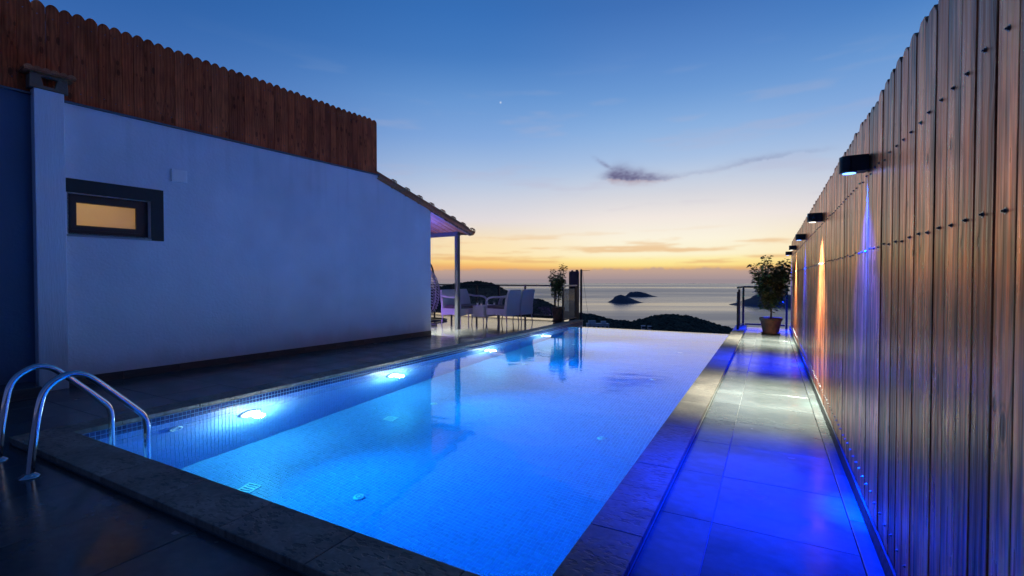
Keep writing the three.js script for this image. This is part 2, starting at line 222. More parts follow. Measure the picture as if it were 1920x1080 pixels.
{ // scrub and trees on the hillside
  const rnd = rng(77);
  const blob = new THREE.IcosahedronGeometry(1, 2), p = blob.attributes.position;
  for (let i = 0; i < p.count; i++) { const x = p.getX(i), y = p.getY(i), z = p.getZ(i), s = 0.72 + 0.6 * fbm(x * 2.2 + 7 + z, y * 2.2 + 5 - z, 3, 1e9, 1e9, 107); p.setXYZ(i, x * s, y * s * (y < 0 ? 0.5 : 1), z * s); }
  blob.computeVertexNormals();
  const N = 24000, im = new THREE.InstancedMesh(blob, std({ color: rgb(1, 1, 1), roughness: 1 }), N), m = new THREE.Matrix4(), q = new THREE.Quaternion(), c = new THREE.Color();
  for (let i = 0; i < N;) {
    const b = lerp(-52, 8, rnd()), [dr] = ridgeAt(b), near = rnd() < 0.6, d = near ? lerp(dr * 0.82, dr * 1.04, rnd()) : lerp(140, dr, Math.sqrt(rnd()));
    const cover = fbm(d * Math.sin(rad(b)) / 40, d * Math.cos(rad(b)) / 40, 3, 1e9, 1e9, 109); if (cover < 0.42 && !near) continue;
    const s = lerp(0.8, 2.7, rnd() ** 1.5) * (dr > 900 ? 1.5 : 1), pos = polar(b, d, landHeight(b, d) + s * 0.45);
    q.setFromAxisAngle(V(0, 1, 0), rnd() * 6.28); m.compose(V(...pos), q, V(s * lerp(0.8, 1.3, rnd()), s * lerp(0.8, 1.35, rnd()), s)); im.setMatrixAt(i, m);
    const k = lerp(0.5, 1.35, rnd()); c.setRGB(0.048 * k, 0.06 * k, 0.034 * k); im.setColorAt(i, c); i++;
  }
  im.name = numbered('woodland'); tag(im, 'dark green scrub and trees covering the hillside below the pool', 'woodland'); im.userData.kind = 'stuff'; scene.add(im);
}
function island(name, b, d, halfW, halfD, prof, turn, seed) {
  const NU = 60, NV = 26, pos = [], idx = [], base = polar(b, d, SEA - d * d / (2 * 6.371e6) - 2), c = Math.cos(rad(-b)), s = Math.sin(rad(-b));
  for (let j = 0; j <= NV; j++) for (let i = 0; i <= NU; i++) { const u = i / NU * 2 - 1, v = j / NV * 2 - 1, lim = Math.sqrt(Math.max(0, 1 - v * v)), h = prof(u, v) * Math.max(0, 1 - Math.abs(v) ** 1.6) * (0.8 + 0.4 * fbm(u * 9 + seed, v * 5, 4, 1e9, 1e9, seed)), x = u * halfW * (0.4 + 0.6 * lim), z = -v * halfD; pos.push(base[0] + x * c + z * s, base[1] + h, base[2] - x * s + z * c); }
  for (let j = 0; j < NV; j++) for (let i = 0; i < NU; i++) { const a = j * (NU + 1) + i, e = a + NU + 1; idx.push(a, a + 1, e, a + 1, e + 1, e); }
  const g = new THREE.BufferGeometry(); g.setAttribute('position', new THREE.Float32BufferAttribute(pos, 3)); g.setIndex(idx); g.computeVertexNormals();
  struct(name, g, std({ color: rgb(0.15, 0.13, 0.135), roughness: 1, side: THREE.DoubleSide }));
}
const bell = (u, c, w) => Math.exp(-(((u - c) / w) ** 2));
island('island', -15.1, 4540, 178, 150, (u) => 74 * Math.max(0, Math.min(smooth(-1, -0.25, u), 1 - smooth(-0.3, 1.0, u) * 0.98)), 0, 3);
island('island', -13.3, 6150, 215, 120, (u) => 60 * smooth(-1, -0.55, u) * (1 - 0.9 * smooth(-0.1, 0.9, u)) * (1 - smooth(0.8, 1, u)), 0, 9);
island('headland', 2.4, 4500, 520, 400, (u) => 86 * smooth(-1, -0.45, u) * (1 - 0.3 * smooth(0, 1, u)), 0, 14);
{ // white houses below the ridge
  const white = std({ color: rgb(0.6, 0.6, 0.6), roughness: 0.9 }), dark = std({ color: rgb(0.05, 0.055, 0.07), roughness: 0.3 }), redRoof = tileClay[0];
  const house = (label, b, d, w, h, dep, floors, extra, base) => {
    const y = -d * Math.tan(rad(base)), t = thing('hillside_house', label, 'house', polar(b, d, y), -rad(b) + rad(8), 'white houses on the hillside beyond the pool edge');
    add('wall', box(-w / 2, w / 2, -8, h, -dep / 2, dep / 2), white, t);
    add('roof', merge([box(-w / 2 - 0.3, w / 2 + 0.3, h + 0.003, h + 0.35, -dep / 2 - 0.3, dep / 2 + 0.3), ...(extra ? [box(-w * 0.42, -w * 0.1, h + 0.35, h + 2.6, -2, 2), box(w * 0.16, w * 0.38, h + 0.35, h + 2.2, -2, 2)] : [])]), white, t);
    const n = Math.max(2, Math.round(w / 3.4));
    for (let f = 0; f < floors; f++) for (let k = 0; k < n; k++) { const x = (k + 0.5) / n * w - w / 2; add('window', box(x - 0.7, x + 0.7, f * 3 + 1.7, f * 3 + 3.1, dep / 2 - 0.02, dep / 2 + 0.05), dark, t); }
  };
  house('long white flat-roofed house at the left end of the infinity edge', -18.3, 380, 17, 4.6, 8, 1, true, 6.0);
  house('small white house on the hillside, left one of a pair', -13.05, 400, 2.6, 3.6, 4, 1, false, 5.95);
  house('small white house on the hillside, right one of a pair', -12.35, 402, 2.2, 3.3, 4, 1, false, 5.95);
}

/* ------------------------------------------------------------------ deck, path, pool */
const HROT = -rad(4.7), HO = [-6.66, 0, -8.43];
const hw = (x, y, z) => { const c = Math.cos(HROT), s = Math.sin(HROT); return [HO[0] + x * c + z * s, y, HO[2] - x * s + z * c]; };   // house frame to world
const PX0 = -4.82, PX1 = -0.76, PZ0 = -1.6, PZ1 = -12.25, WL = -0.05, FLOOR = -1.45, XL = -5.07, XR = -0.51, XF = 0.37;
const tH0 = hw(0, 0, 0), onXL = (zl) => { const a = hw(0, 0, zl), b = hw(1, 0, zl), t = (XL - a[0]) / (b[0] - a[0]); return [XL, a[2] + (b[2] - a[2]) * t]; };
const ZEND = -5.38;
function clip(poly, hull) {           // Sutherland-Hodgman, both anticlockwise or clockwise convex
  let out = poly; const area = hull.reduce((s, p, i) => { const q = hull[(i + 1) % hull.length]; return s + p[0] * q[1] - q[0] * p[1]; }, 0), sg = Math.sign(area);
  for (let i = 0; i < hull.length && out.length; i++) {
    const a = hull[i], b = hull[(i + 1) % hull.length], side = (p) => sg * ((b[0] - a[0]) * (p[1] - a[1]) - (b[1] - a[1]) * (p[0] - a[0])), inp = out; out = [];
    for (let k = 0; k < inp.length; k++) { const p = inp[k], q = inp[(k + 1) % inp.length], sp = side(p), sq = side(q); if (sp >= 0) out.push(p); if (sp * sq < 0) { const t = sp / (sp - sq); out.push([lerp(p[0], q[0], t), lerp(p[1], q[1], t)]); } }
  }
  return out;
}
const polyArea = (p) => Math.abs(p.reduce((s, a, i) => { const b = p[(i + 1) % p.length]; return s + a[0] * b[1] - b[0] * a[1]; }, 0)) / 2;
function slabGeo(poly, y0, y1, uvoff = [0, 0], bevel = 0.0015) {     // polygon of [x, z]
  const sh = new THREE.Shape(poly.map(([x, z]) => new THREE.Vector2(x, -z)));
  const g = new THREE.ExtrudeGeometry(sh, { depth: y1 - y0 - bevel, bevelEnabled: bevel > 0, bevelThickness: bevel, bevelSize: bevel, bevelOffset: -bevel, bevelSegments: 1, steps: 1 });
  g.rotateX(-Math.PI / 2).translate(0, y0, 0); return planarUV(g, [0, 2], 1, 1, ...uvoff);
}
function paving(parent, hull, origin, turn, px, pz, mats, seed, gap = 0.0018) {
  const rnd = rng(seed), c = Math.cos(turn), s = Math.sin(turn), W = (u, v) => [origin[0] + u * c + v * s, origin[1] - u * s + v * c], L = ([x, z]) => [(x - origin[0]) * c - (z - origin[1]) * s, (x - origin[0]) * s + (z - origin[1]) * c];
  const ls = hull.map(L), u0 = Math.floor(Math.min(...ls.map((p) => p[0])) / px), u1 = Math.ceil(Math.max(...ls.map((p) => p[0])) / px), v0 = Math.floor(Math.min(...ls.map((p) => p[1])) / pz), v1 = Math.ceil(Math.max(...ls.map((p) => p[1])) / pz);
  for (let i = u0; i < u1; i++) for (let j = v0; j < v1; j++) {
    const a = i * px + gap, b = (i + 1) * px - gap, e = j * pz + gap, f = (j + 1) * pz - gap, poly = clip([W(a, e), W(b, e), W(b, f), W(a, f)], hull);
    if (poly.length < 3 || polyArea(poly) < 0.004) continue;
    const lift = (rnd() - 0.5) * 0.0012;
    add('paving_slab', slabGeo(poly, -0.02, lift, [rnd() * 5, rnd() * 5]), mats[Math.floor(rnd() * mats.length)], parent);
  }
}
const deckHull = [[tH0[0] + 0.004, tH0[2]], onXL(0), [XL, 2.2], [hw(0, 0, 10.65)[0], 2.2]];
const nearHull = [[XL, -1.31], [XR, -1.31], [XR, 2.2], [XL, 2.2]];
const pathHull = [[XR, -13.82], [XF, -13.82], [XF, 2.2], [XR, 2.2]];
const t1 = hw(-8, 0, 0), t2 = hw(-8, 0, ZEND);
const terrHull = [[t1[0], t1[2]], onXL(0), onXL(ZEND), [t2[0], t2[2]]];
const deck = structGroup('deck'), path = structGroup('path'), terrace = structGroup('terrace');
paving(deck, deckHull, [-5.07, -3.9], 0, 0.645, 0.645, darkSlabs, 1);
paving(deck, nearHull, [-5.07, -3.9], 0, 0.645, 0.645, darkSlabs, 2);
paving(path, pathHull, [-0.25, -3.9], 0, 0.645, 0.645, slabs, 3);
paving(terrace, terrHull, [HO[0], HO[2]], HROT, 0.645, 0.645, polished, 4);
const baseGeo = (h, y0 = -3, y1 = -0.003) => slabGeo(h, y0, y1, [0, 0], 0);
add('bedding', baseGeo(deckHull), grout, deck); add('bedding', baseGeo(nearHull.map(([x, z]) => [x, z + (z < 0 ? 0.004 : 0)])), grout, deck);
add('bedding', baseGeo(pathHull.map(([x, z]) => [x, z < 0 ? z : z])), grout, path); add('bedding', baseGeo(terrHull), grout, terrace);

// pool shell
const shell = structGroup('pool_basin');
const tileT = 0.006, G = tileT + 0.001;
add('shell_wall', box(XL + 0.02, PX0 - G, -3, 0.008, -13.24, PZ0 + 0.28), concrete, shell);
add('shell_wall', box(PX1 + G, XR - 0.02, -3, 0.008, -13.8, PZ0 + 0.28), concrete, shell);
add('shell_wall', box(PX0 - G, PX1 + G, -3, 0.008, PZ0 + G, PZ0 + 0.27), concrete, shell);
add('shell_floor', box(PX0 - G, PX1 + G, -1.8, FLOOR - G, PZ1 + 0.1, PZ0 + G), concrete, shell);
add('weir_wall', box(PX0 - G, PX1 + G, -2.6, WL - 0.012, PZ1 + 0.02, PZ1 + 0.2 - G), concrete, shell);
const groutBlue = std({ color: rgb(0.34, 0.64, 0.84), roughness: 0.8 });
// grout faces just behind the mosaic
add('grout', merge([box(PX0 - G + 0.001, PX0 - tileT + 0.003, FLOOR, 0.006, PZ1 + 0.0, PZ0), box(PX1 + tileT - 0.003, PX1 + G - 0.001, FLOOR, 0.006, PZ1, PZ0), box(PX0, PX1, FLOOR, 0.006, PZ0 + tileT - 0.003, PZ0 + G - 0.001), box(PX0, PX1, FLOOR - G + 0.001, FLOOR - tileT + 0.003, PZ1 + 0.2, PZ0), box(PX0, PX1, FLOOR, WL - 0.014, PZ1 + 0.2 - G + 0.001, PZ1 + 0.2 - tileT + 0.003)]), groutBlue, shell);
{
  const P = 0.0362, mat = phys({ color: rgb(1, 1, 1), roughness: 0.4 });
  const tg = new THREE.BoxGeometry(P - 0.0056, tileT, P - 0.0056), list = [], rnd = rng(9), q = new THREE.Quaternion(), m = new THREE.Matrix4();
  const face = (n, w, h, at, rot, keep) => { q.setFromEuler(new THREE.Euler(...rot)); const nu = Math.floor(w / P), nv = Math.floor(h / P); for (let i = 0; i < nu; i++) for (let j = 0; j < nv; j++) { m.compose(at((i + 0.5) * P, (j + 0.5) * P), q, V(1, 1, 1)); list.push(m.clone()); } };
  const L = PZ0 - PZ1 - 0.2, h = 0.006 - FLOOR, wdt = PX1 - PX0, hT = tileT / 2;
  face('floor', wdt, L, (u, v) => V(PX0 + u, FLOOR - hT, PZ0 - v), [0, 0, 0]);
  face('left', L + 1.15, h, (u, v) => V(PX0 - hT, 0.006 - v, PZ0 - u), [0, 0, Math.PI / 2]);
  face('right', L, h, (u, v) => V(PX1 + hT, 0.006 - v, PZ0 - u), [0, 0, Math.PI / 2]);
  face('near', wdt, h, (u, v) => V(PX0 + u, 0.006 - v, PZ0 + hT), [Math.PI / 2, 0, 0]);
  face('weir', wdt, h - 0.07, (u, v) => V(PX0 + u, WL - 0.014 - v, PZ1 + 0.2 - hT), [Math.PI / 2, 0, 0]);
  const im = new THREE.InstancedMesh(tg, mat, list.length), c = new THREE.Color();
  list.forEach((k, i) => { im.setMatrixAt(i, k); const t = rnd(), s = lerp(0.92, 1.07, rnd()), band = k.elements[13] > 0.006 - P * 3; if (band) c.setRGB(0.006 * s, lerp(0.02, 0.035, t) * s, lerp(0.1, 0.16, t) * s); else c.setRGB(lerp(0.2, 0.26, t) * s, lerp(0.3, 0.37, t) * s, lerp(0.58, 0.68, t) * s); im.setColorAt(i, c); });
  im.name = 'mosaic_tile'; im.userData.kind = 'stuff'; shell.add(im);
}
{ // water
  const g = box(PX0 - 0.009, PX1 + 0.009, FLOOR - 0.012, WL, PZ1, PZ0 + 0.009);
  struct('water', g, phys({ color: rgb(1, 1, 1), roughness: 0.015, transmission: 1, thickness: 1, ior: 1.33, attenuationColor: rgb(0.36, 0.82, 0.95), specularIntensity: 0.85, attenuationDistance: 1, bumpMap: waterBump, bumpScale: 0.0036 }));
}
// coping stones
const cop = structGroup('coping');
{
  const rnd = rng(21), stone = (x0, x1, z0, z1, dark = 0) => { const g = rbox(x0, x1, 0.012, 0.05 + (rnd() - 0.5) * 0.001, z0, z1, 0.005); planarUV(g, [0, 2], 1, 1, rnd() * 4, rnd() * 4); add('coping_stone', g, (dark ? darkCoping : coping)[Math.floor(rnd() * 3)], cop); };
  for (let z = -1.31; z > -13.2;) { const n = Math.max(-13.25, z - 0.62); stone(XL, PX0 + 0.006, n + 0.003, z); z = n; }
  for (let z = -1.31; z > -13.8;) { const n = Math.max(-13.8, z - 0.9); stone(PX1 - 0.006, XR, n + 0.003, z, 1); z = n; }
  for (let x = PX0 + 0.009; x < PX1 - 0.1;) { const n = Math.min(PX1 - 0.009, x + 0.62); stone(x, n - 0.003, PZ0 - 0.006, -1.31); x = n; }
}
// underwater lights
const poolLens = std({ color: rgb(0.9, 0.95, 1), emissive: rgb(0.85, 0.95, 1), emissiveIntensity: 14, roughness: 0.3 }), whitePlastic = std({ color: rgb(0.9, 0.91, 0.93), roughness: 0.4 });
const ord = ['first', 'second', 'third', 'fourth'];
for (const side of [0]) [-3.05, -5.2, -7.8, -10.35].forEach((z, i) => {
  const t = thing('pool_light', `lit round underwater lamp on the ${side ? 'right' : 'left'} pool wall, ${ord[i]} from the ${side ? 'front edge' : 'ladder'}`, 'pool light', [side ? PX1 : PX0, -0.5, z], side * Math.PI, `underwater lamps along the ${side ? 'right' : 'left'} pool wall`);
  add('housing', new THREE.TorusGeometry(0.1, 0.018, 8, 28).rotateY(Math.PI / 2).translate(0.012, 0, 0), whitePlastic, t);
  add('lens', new THREE.SphereGeometry(0.1, 24, 8, 0, Math.PI * 2, 0, Math.PI / 2).scale(1, 0.35, 1).rotateZ(-Math.PI / 2).translate(0.006, 0, 0), poolLens, t);
  const l = new THREE.PointLight(rgb(1, 0.86, 0.76), 6); l.position.set(0.15, 0.0, 0); l.shadow.radius = 3; l.castShadow = true;
  const sp = new THREE.SpotLight(rgb(0.01, 0.58, 1), 70, 0, rad(48), 1); sp.position.set(0.08, 0, 0); sp.target.position.set(2, -0.08, 0); sp.shadow.radius = 3; sp.castShadow = true; t.add(l, sp, sp.target);
});
const inletMat = std({ color: rgb(0.8, 0.85, 0.85), roughness: 0.4 });
const inlets = [[-3.1, -2.93, 'nearest the front pool edge'], [-1.63, -5.08, 'right column, nearest'], [-3.98, -5.1, 'left column, nearest'], [-1.63, -7.74, 'right column, middle'], [-3.98, -7.79, 'left column, middle'], [-3.98, -10.3, 'left column, farthest'], [-1.63, -10.3, 'right column, farthest']];
for (const [x, z, w] of inlets) {
  const t = thing('floor_inlet', `round white inlet cap on the pool floor, ${w}`, 'pool inlet', [x, FLOOR, z], 0, 'round inlets in the pool floor');
  add('cap', new THREE.LatheGeometry([[0.0, 0.016], [0.034, 0.015], [0.046, 0.009], [0.05, 0.0]].map((p) => new THREE.Vector2(...p)), 22), inletMat, t);
  add('slot', new THREE.TorusGeometry(0.022, 0.003, 5, 20).rotateX(Math.PI / 2).translate(0, 0.0165, 0), galvanised, t);
}
for (const [x, z, w] of [[-4.0, -2.52, 'near the ladder'], [-4.09, -4.38, 'between the first two pool lights']]) {
  const t = thing('main_drain', `square white drain grid on the pool floor ${w}`, 'pool drain', [x, FLOOR, z], 0.2, 'square drains in the pool floor');
  const f = []; for (const s of [-1, 1]) f.push(box(-0.07, 0.07, 0, 0.01, s * 0.06 - 0.008, s * 0.06 + 0.008), box(s * 0.062 - 0.008, s * 0.062 + 0.008, 0, 0.009, -0.051, 0.051));
  add('frame', f, inletMat, t); const b = []; for (let k = -1; k <= 1; k++) b.push(box(-0.053, 0.053, 0.001, 0.008, k * 0.03 - 0.008, k * 0.03 + 0.008)); add('grid', b, inletMat, t);
}
{ const t = thing('wall_inlet', 'round white fitting on the pool wall below the ladder side water line', 'pool inlet', [PX0, -0.36, -2.33]); add('ring', new THREE.TorusGeometry(0.05, 0.013, 8, 22).rotateY(Math.PI / 2).translate(0.008, 0, 0), inletMat, t); add('nozzle', new THREE.CylinderGeometry(0.028, 0.03, 0.014, 16).rotateZ(Math.PI / 2).translate(0.007, 0, 0), inletMat, t); }
{ // ladder
  const t = thing('pool_ladder', 'chrome pool ladder with two bent handrails at the near left corner', 'pool ladder');
  for (const x of [-4.1, -4.66]) {
    const pts = [[x, 0.0, -1.148], [x, 0.22, -1.17], [x, 0.41, -1.195], [x, 0.52, -1.222], [x, 0.585, -1.275], [x, 0.618, -1.35], [x, 0.6, -1.425], [x, 0.545, -1.492], [x, 0.43, -1.6], [x, 0.31, -1.71], [x, 0.245, -1.765], [x, 0.18, -1.789], [x, 0.06, -1.793], [x, -0.3, -1.793], [x, -0.95, -1.793]];
    add('handrail', tube(pts, 0.0215, 90, 14), steel, t);
    add('foot_flange', new THREE.LatheGeometry([[0.022, 0.022], [0.03, 0.02], [0.052, 0.006], [0.054, 0.0]].map((p) => new THREE.Vector2(...p)), 20).translate(x, 0.001, -1.148), steel, t);
  }
  for (const y of [-0.3, -0.58, -0.86]) add('step', rbox(-4.64, -4.12, y - 0.012, y + 0.012, -1.83, -1.755, 0.008), steel, t);
}

/* ------------------------------------------------------------------ house */
const house = thing('house', 'white rendered villa wall with small lit window, chimney and tiled roof edge', 'house', HO, HROT);
function wallShape(pts, hole) { const s = new THREE.Shape(pts.map((p) => new THREE.Vector2(...p))); if (hole) s.holes.push(new THREE.Path(hole.map((p) => new THREE.Vector2(...p)))); return s; }
function wallGeo(shape, x0, x1) {      // shape in (z, y), extruded from x1 (outer) inwards to x0
  const g = new THREE.ExtrudeGeometry(shape, { depth: x1 - x0, bevelEnabled: false }); // (z,y,depth)
  const p = g.attributes.position; for (let i = 0; i < p.count; i++) { const z = p.getX(i), y = p.getY(i), d = p.getZ(i); p.setXYZ(i, x1 - d, y, z); }
  g.computeVertexNormals(); return planarUV(g, [2, 1]);
}
const RY = (z) => 2.827 - 0.0 + 0.2923 * z;    // rake line (roof underside edge) over the wall, z along the wall
const WT = 3.285;
const rec = [[5.268, 1.79], [6.075, 1.79], [6.075, 2.262], [5.268, 2.262]];
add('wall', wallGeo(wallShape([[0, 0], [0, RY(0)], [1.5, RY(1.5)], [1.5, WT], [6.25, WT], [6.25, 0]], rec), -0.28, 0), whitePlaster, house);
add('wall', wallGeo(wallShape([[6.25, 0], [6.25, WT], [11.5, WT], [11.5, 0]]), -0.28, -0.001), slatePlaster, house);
add('end_wall', box(-8, -0.28, 0, RY(0) - 0.02, 0.002, 0.25), whitePlaster, house);
add('flat_roof', box(-8, -0.28, 3.0, WT - 0.005, 1.5, 11.4), concrete, house);
add('flashing', box(-0.3, 0.035, WT, WT + 0.022, 1.46, 11.4), std({ color: rgb(0.1, 0.12, 0.15), roughness: 0.5, metalness: 0.5 }), house);
const skirt = std({ color: rgb(0.11, 0.1, 0.095), map: slabMap, roughness: 0.5 });
for (let z = 0; z < 6.1; z += 0.62) add('skirting_tile', rbox(0.001, 0.014, 0.001, 0.1, z + 0.002, Math.min(6.12, z + 0.618), 0.002), skirt, house);
add('stone_step', rbox(0.0, 0.46, 0, 0.12, 6.42, 8.2, 0.008), darkSlabs[0], house);
{ // chimney
  const st = add('chimney', rbox(-0.05, 0.12, 0, 3.345, 6.122, 6.372, 0.006), whitePlaster, house);
  const cm = std({ color: rgb(0.2, 0.13, 0.09), bumpMap: plasterBump, bumpScale: 0.006, roughness: 0.95 });
  const sh = new THREE.Shape([[-0.155, 0], [0.155, 0], [0.15, 0.155], [-0.15, 0.155]].map((p) => new THREE.Vector2(...p)));
  const hole = new THREE.Path([[-0.05, 0.03], [0.05, 0.03], [0.075, 0.13], [-0.03, 0.145], [-0.07, 0.13]].map((p) => new THREE.Vector2(...p))); sh.holes.push(hole);
  const cap = new THREE.ExtrudeGeometry(sh, { depth: 0.05, bevelEnabled: true, bevelSize: 0.004, bevelThickness: 0.004, bevelSegments: 1 }).rotateY(Math.PI / 2);
  add('chimney_cap', [cap.clone().translate(0.085, 3.346, 6.25), cap.clone().translate(-0.2, 3.346, 6.25), box(-0.19, 0.13, 3.346, 3.49, 6.39, 6.405), box(-0.19, 0.13, 3.346, 3.372, 6.1, 6.39), box(-0.18, -0.17, 3.37, 3.5, 6.12, 6.39)], cm, st);
  const ct = add('cap_roof', box(-0.24, 0.2, 3.503, 3.516, 6.04, 6.46), tileClay[1], st);
  for (let k = 0; k < 6; k++) add('cap_tile', new THREE.CylinderGeometry(0.034, 0.04, 0.46, 8, 1, false, 0, Math.PI).rotateZ(Math.PI / 2).rotateX(Math.PI).rotateX(Math.PI / 2 * 2).translate(-0.02, 3.516, 6.075 + k * 0.07), tileClay[k % 3], st);
}
{ // bathroom window, lit from inside
  const dk = std({ color: rgb(0.008, 0.016, 0.018), roughness: 0.6 }), fr = std({ color: rgb(0.014, 0.015, 0.019), roughness: 0.35 });
  const w = new THREE.Group(); w.name = 'window'; w.userData = {}; house.add(w);
  add('surround', [box(0.001, 0.012, 2.262, 2.423, 5.128, 6.12), box(0.001, 0.012, 1.752, 2.262, 5.128, 5.268)], dk, w);
  add('reveal', [box(-0.16, 0.0, 1.775, 1.7895, 5.268, 6.08), box(-0.16, 0, 2.2625, 2.275, 5.268, 6.08), box(-0.16, 0, 1.79, 2.262, 5.255, 5.2675), box(-0.16, 0, 1.79, 2.262, 6.0755, 6.085)], dk, w);
  add('sill', rbox(-0.1, 0.022, 1.752, 1.775, 5.27, 6.12, 0.003), std({ color: rgb(0.3, 0.32, 0.34), roughness: 0.6 }), w);
  const X = -0.09, fb = (z0, z1, y0, y1, t, d) => [box(X - d, X, y0, y0 + t, z0, z1), box(X - d, X, y1 - t, y1, z0, z1), box(X - d, X, y0 + t, y1 - t, z0, z0 + t), box(X - d, X, y0 + t, y1 - t, z1 - t, z1)];
  add('frame', fb(5.27, 6.072, 1.792, 2.26, 0.08, 0.06), fr, w);
  add('sash', fb(5.345, 6.04, 1.837, 2.215, 0.055, 0.03).map((g) => g.translate(0.012, 0, 0)), fr, w);
  add('pane', box(X - 0.022, X - 0.016, 1.875, 2.175, 5.38, 6.0), phys({ color: rgb(0.92, 0.86, 0.74), roughness: 1, transmission: 0.85, thickness: 0 }), w);
  const room = std({ color: rgb(0.7, 0.55, 0.36), roughness: 0.9, side: THREE.DoubleSide });
  add('room', [box(-1.6, -1.58, 0.7, 2.7, 4.9, 6.5), box(-1.6, -0.281, 0.68, 0.7, 4.9, 6.5), box(-1.6, -0.281, 2.7, 2.72, 4.9, 6.5), box(-1.6, -0.281, 0.7, 2.7, 4.88, 4.9), box(-1.6, -0.281, 0.7, 2.7, 6.5, 6.52)], room, house);
  add('ceiling_bulb', new THREE.SphereGeometry(0.045, 16, 12).translate(-0.75, 2.45, 5.95), std({ color: rgb(1, 0.9, 0.7), emissive: rgb(1, 0.7, 0.3), emissiveIntensity: 2 }), house);
  const l = new THREE.PointLight(rgb(1, 0.7, 0.2), 0.62); l.position.set(-0.75, 2.45, 5.95); l.castShadow = true; house.add(l);
}
{ // vent
  const v = add('vent_grille', rbox(0.001, 0.034, 2.565, 2.73, 4.852, 5.037, 0.004), whitePlastic, house);
  for (let k = 0; k < 9; k++) add('vent_slat', box(0.0345, 0.042, 2.582 + k * 0.0155, 2.59 + k * 0.0155, 4.87, 5.02), whitePlastic, v);
}
{ // tiled lean-to roof running down over the terrace
  const roof = new THREE.Group(); roof.name = 'roof'; house.add(roof); roof.position.set(0, RY(0), 0); roof.rotation.x = -Math.atan(0.2923);   // own axes: z up the slope
  const L0 = -1.5, L1 = 1.6;
  add('roof_deck', box(-8, -0.03, -0.005, 0.03, L0 + 0.02, L1), soffitWood, roof);
  for (let k = 0; k < 11; k++) add('soffit_board', box(-3.2, -0.05, -0.022, -0.007, L0 + 0.05 + k * 0.132, L0 + 0.178 + k * 0.132), soffitWood, roof);
  add('barge_board', rbox(-0.03, 0.03, -0.085, 0.022, L0, -0.012, 0.004), bargeWood, roof);
  add('verge_mortar', box(-0.03, 0.004, -0.03, 0.03, 0.01, L1 - 0.15), whitePlaster, roof);
  add('fascia_board', rbox(-4, -0.03, -0.045, 0.032, L0 - 0.016, L0 + 0.012, 0.003), bargeWood, roof);
  const tile = (r0, r1, len, th) => { // barrel tile, open below, r0 at the lower end, with a raised collar
    const o = new THREE.Shape(); const pts = []; const N = 9;
    const mk = (ra, rb, l, z) => { const g = new THREE.CylinderGeometry(rb, ra, l, 10, 1, true, -Math.PI / 2, Math.PI); return g.rotateX(Math.PI / 2).translate(0, 0, z); };
    const outer = mk(r0, r1, len, 0), inner = mk(r0 - th, r1 - th, len, 0); const ii = inner.index.array; for (let i = 0; i < ii.length; i += 3) { const t = ii[i]; ii[i] = ii[i + 1]; ii[i + 1] = t; }
    const ring = new THREE.RingGeometry(r0 - th, r0 + 0.012, 10, 1, 0, Math.PI).rotateY(Math.PI).translate(0, 0, -len / 2), col = mk(r0 + 0.012, r0 + 0.012, 0.055, -len / 2 + 0.027), ring2 = new THREE.RingGeometry(r0 - th, r0 + 0.012, 10, 1, 0, Math.PI).translate(0, 0, -len / 2 + 0.055);
    return merge([outer, inner, ring, col, ring2]);
  };
  const tA = tile(0.082, 0.066, 0.43, 0.014), rnd = rng(31);
  for (const m of tileClay) m.side = THREE.DoubleSide;
  for (let c = 0; c < 14; c++) for (let k = 0; k < 8; k++) add('roof_tile', tA, tileClay[Math.floor(rnd() * 3)], roof, [0.012 - c * 0.2, (c ? 0.04 : 0.024) + (rnd() - 0.5) * 0.006, L0 + 0.17 + k * 0.385], [0.045, 0, 0]);
  // channel tiles between, seen as scallops under the eave
  for (let c = 0; c < 13; c++) add('channel_tile', new THREE.CylinderGeometry(0.085, 0.085, 3.0, 10, 1, true, Math.PI / 2, Math.PI).rotateX(Math.PI / 2).translate(0, 0.075, 0.0), tileClay[c % 3], roof, [-0.135 - c * 0.2, 0, 0.02]);
  add('beam', rbox(-4.2, -0.26, 2.33, 2.43, -1.345, -1.245, 0.006), postPaint, house);
  add('post', rbox(-0.36, -0.26, 0, 2.329, -1.345, -1.245, 0.006), postPaint, house);
}
{ // wall lamps on the terrace side of the house
  const wall = (name, label, x, y, color, inten, up) => {
    const p = hw(x, y, 0), t = thing(name, label, 'wall lamp', p, HROT, 'lamps on the terrace side of the house');
    add('body', rbox(-0.05, 0.05, -0.045, 0.045, -0.11, -0.001, 0.01), blackMetal, t);
    const s = up ? 1 : -1; add('lens', new THREE.CylinderGeometry(0.035, 0.035, 0.008, 20).translate(0, s * 0.047, -0.06), std({ color: rgb(1, 1, 1), emissive: rgb(...color), emissiveIntensity: 6 }), t);
    const l = new THREE.SpotLight(rgb(...color), inten, 0, rad(name === 'x' || color[0] > 0.9 ? 40 : 64), 0.7); l.position.set(0, s * 0.056, -0.06); l.target.position.set(0, s * 2, -0.5); l.castShadow = true; l.shadow.radius = 2; t.add(l, l.target);
  };
  wall('house_lamp', 'black wall lamp shining white light down on the terrace by the wall end', -0.4, 1.9, [0.95, 1, 0.88], 120, false);
  wall('house_lamp', 'black wall lamp shining blue light up at the eave', -0.75, 1.75, [0.04, 0.08, 1], 36, true);
  wall('house_lamp', 'black wall lamp shining violet light down by the seats', -2.4, 1.9, [0.36, 0.18, 1], 75, false);
}

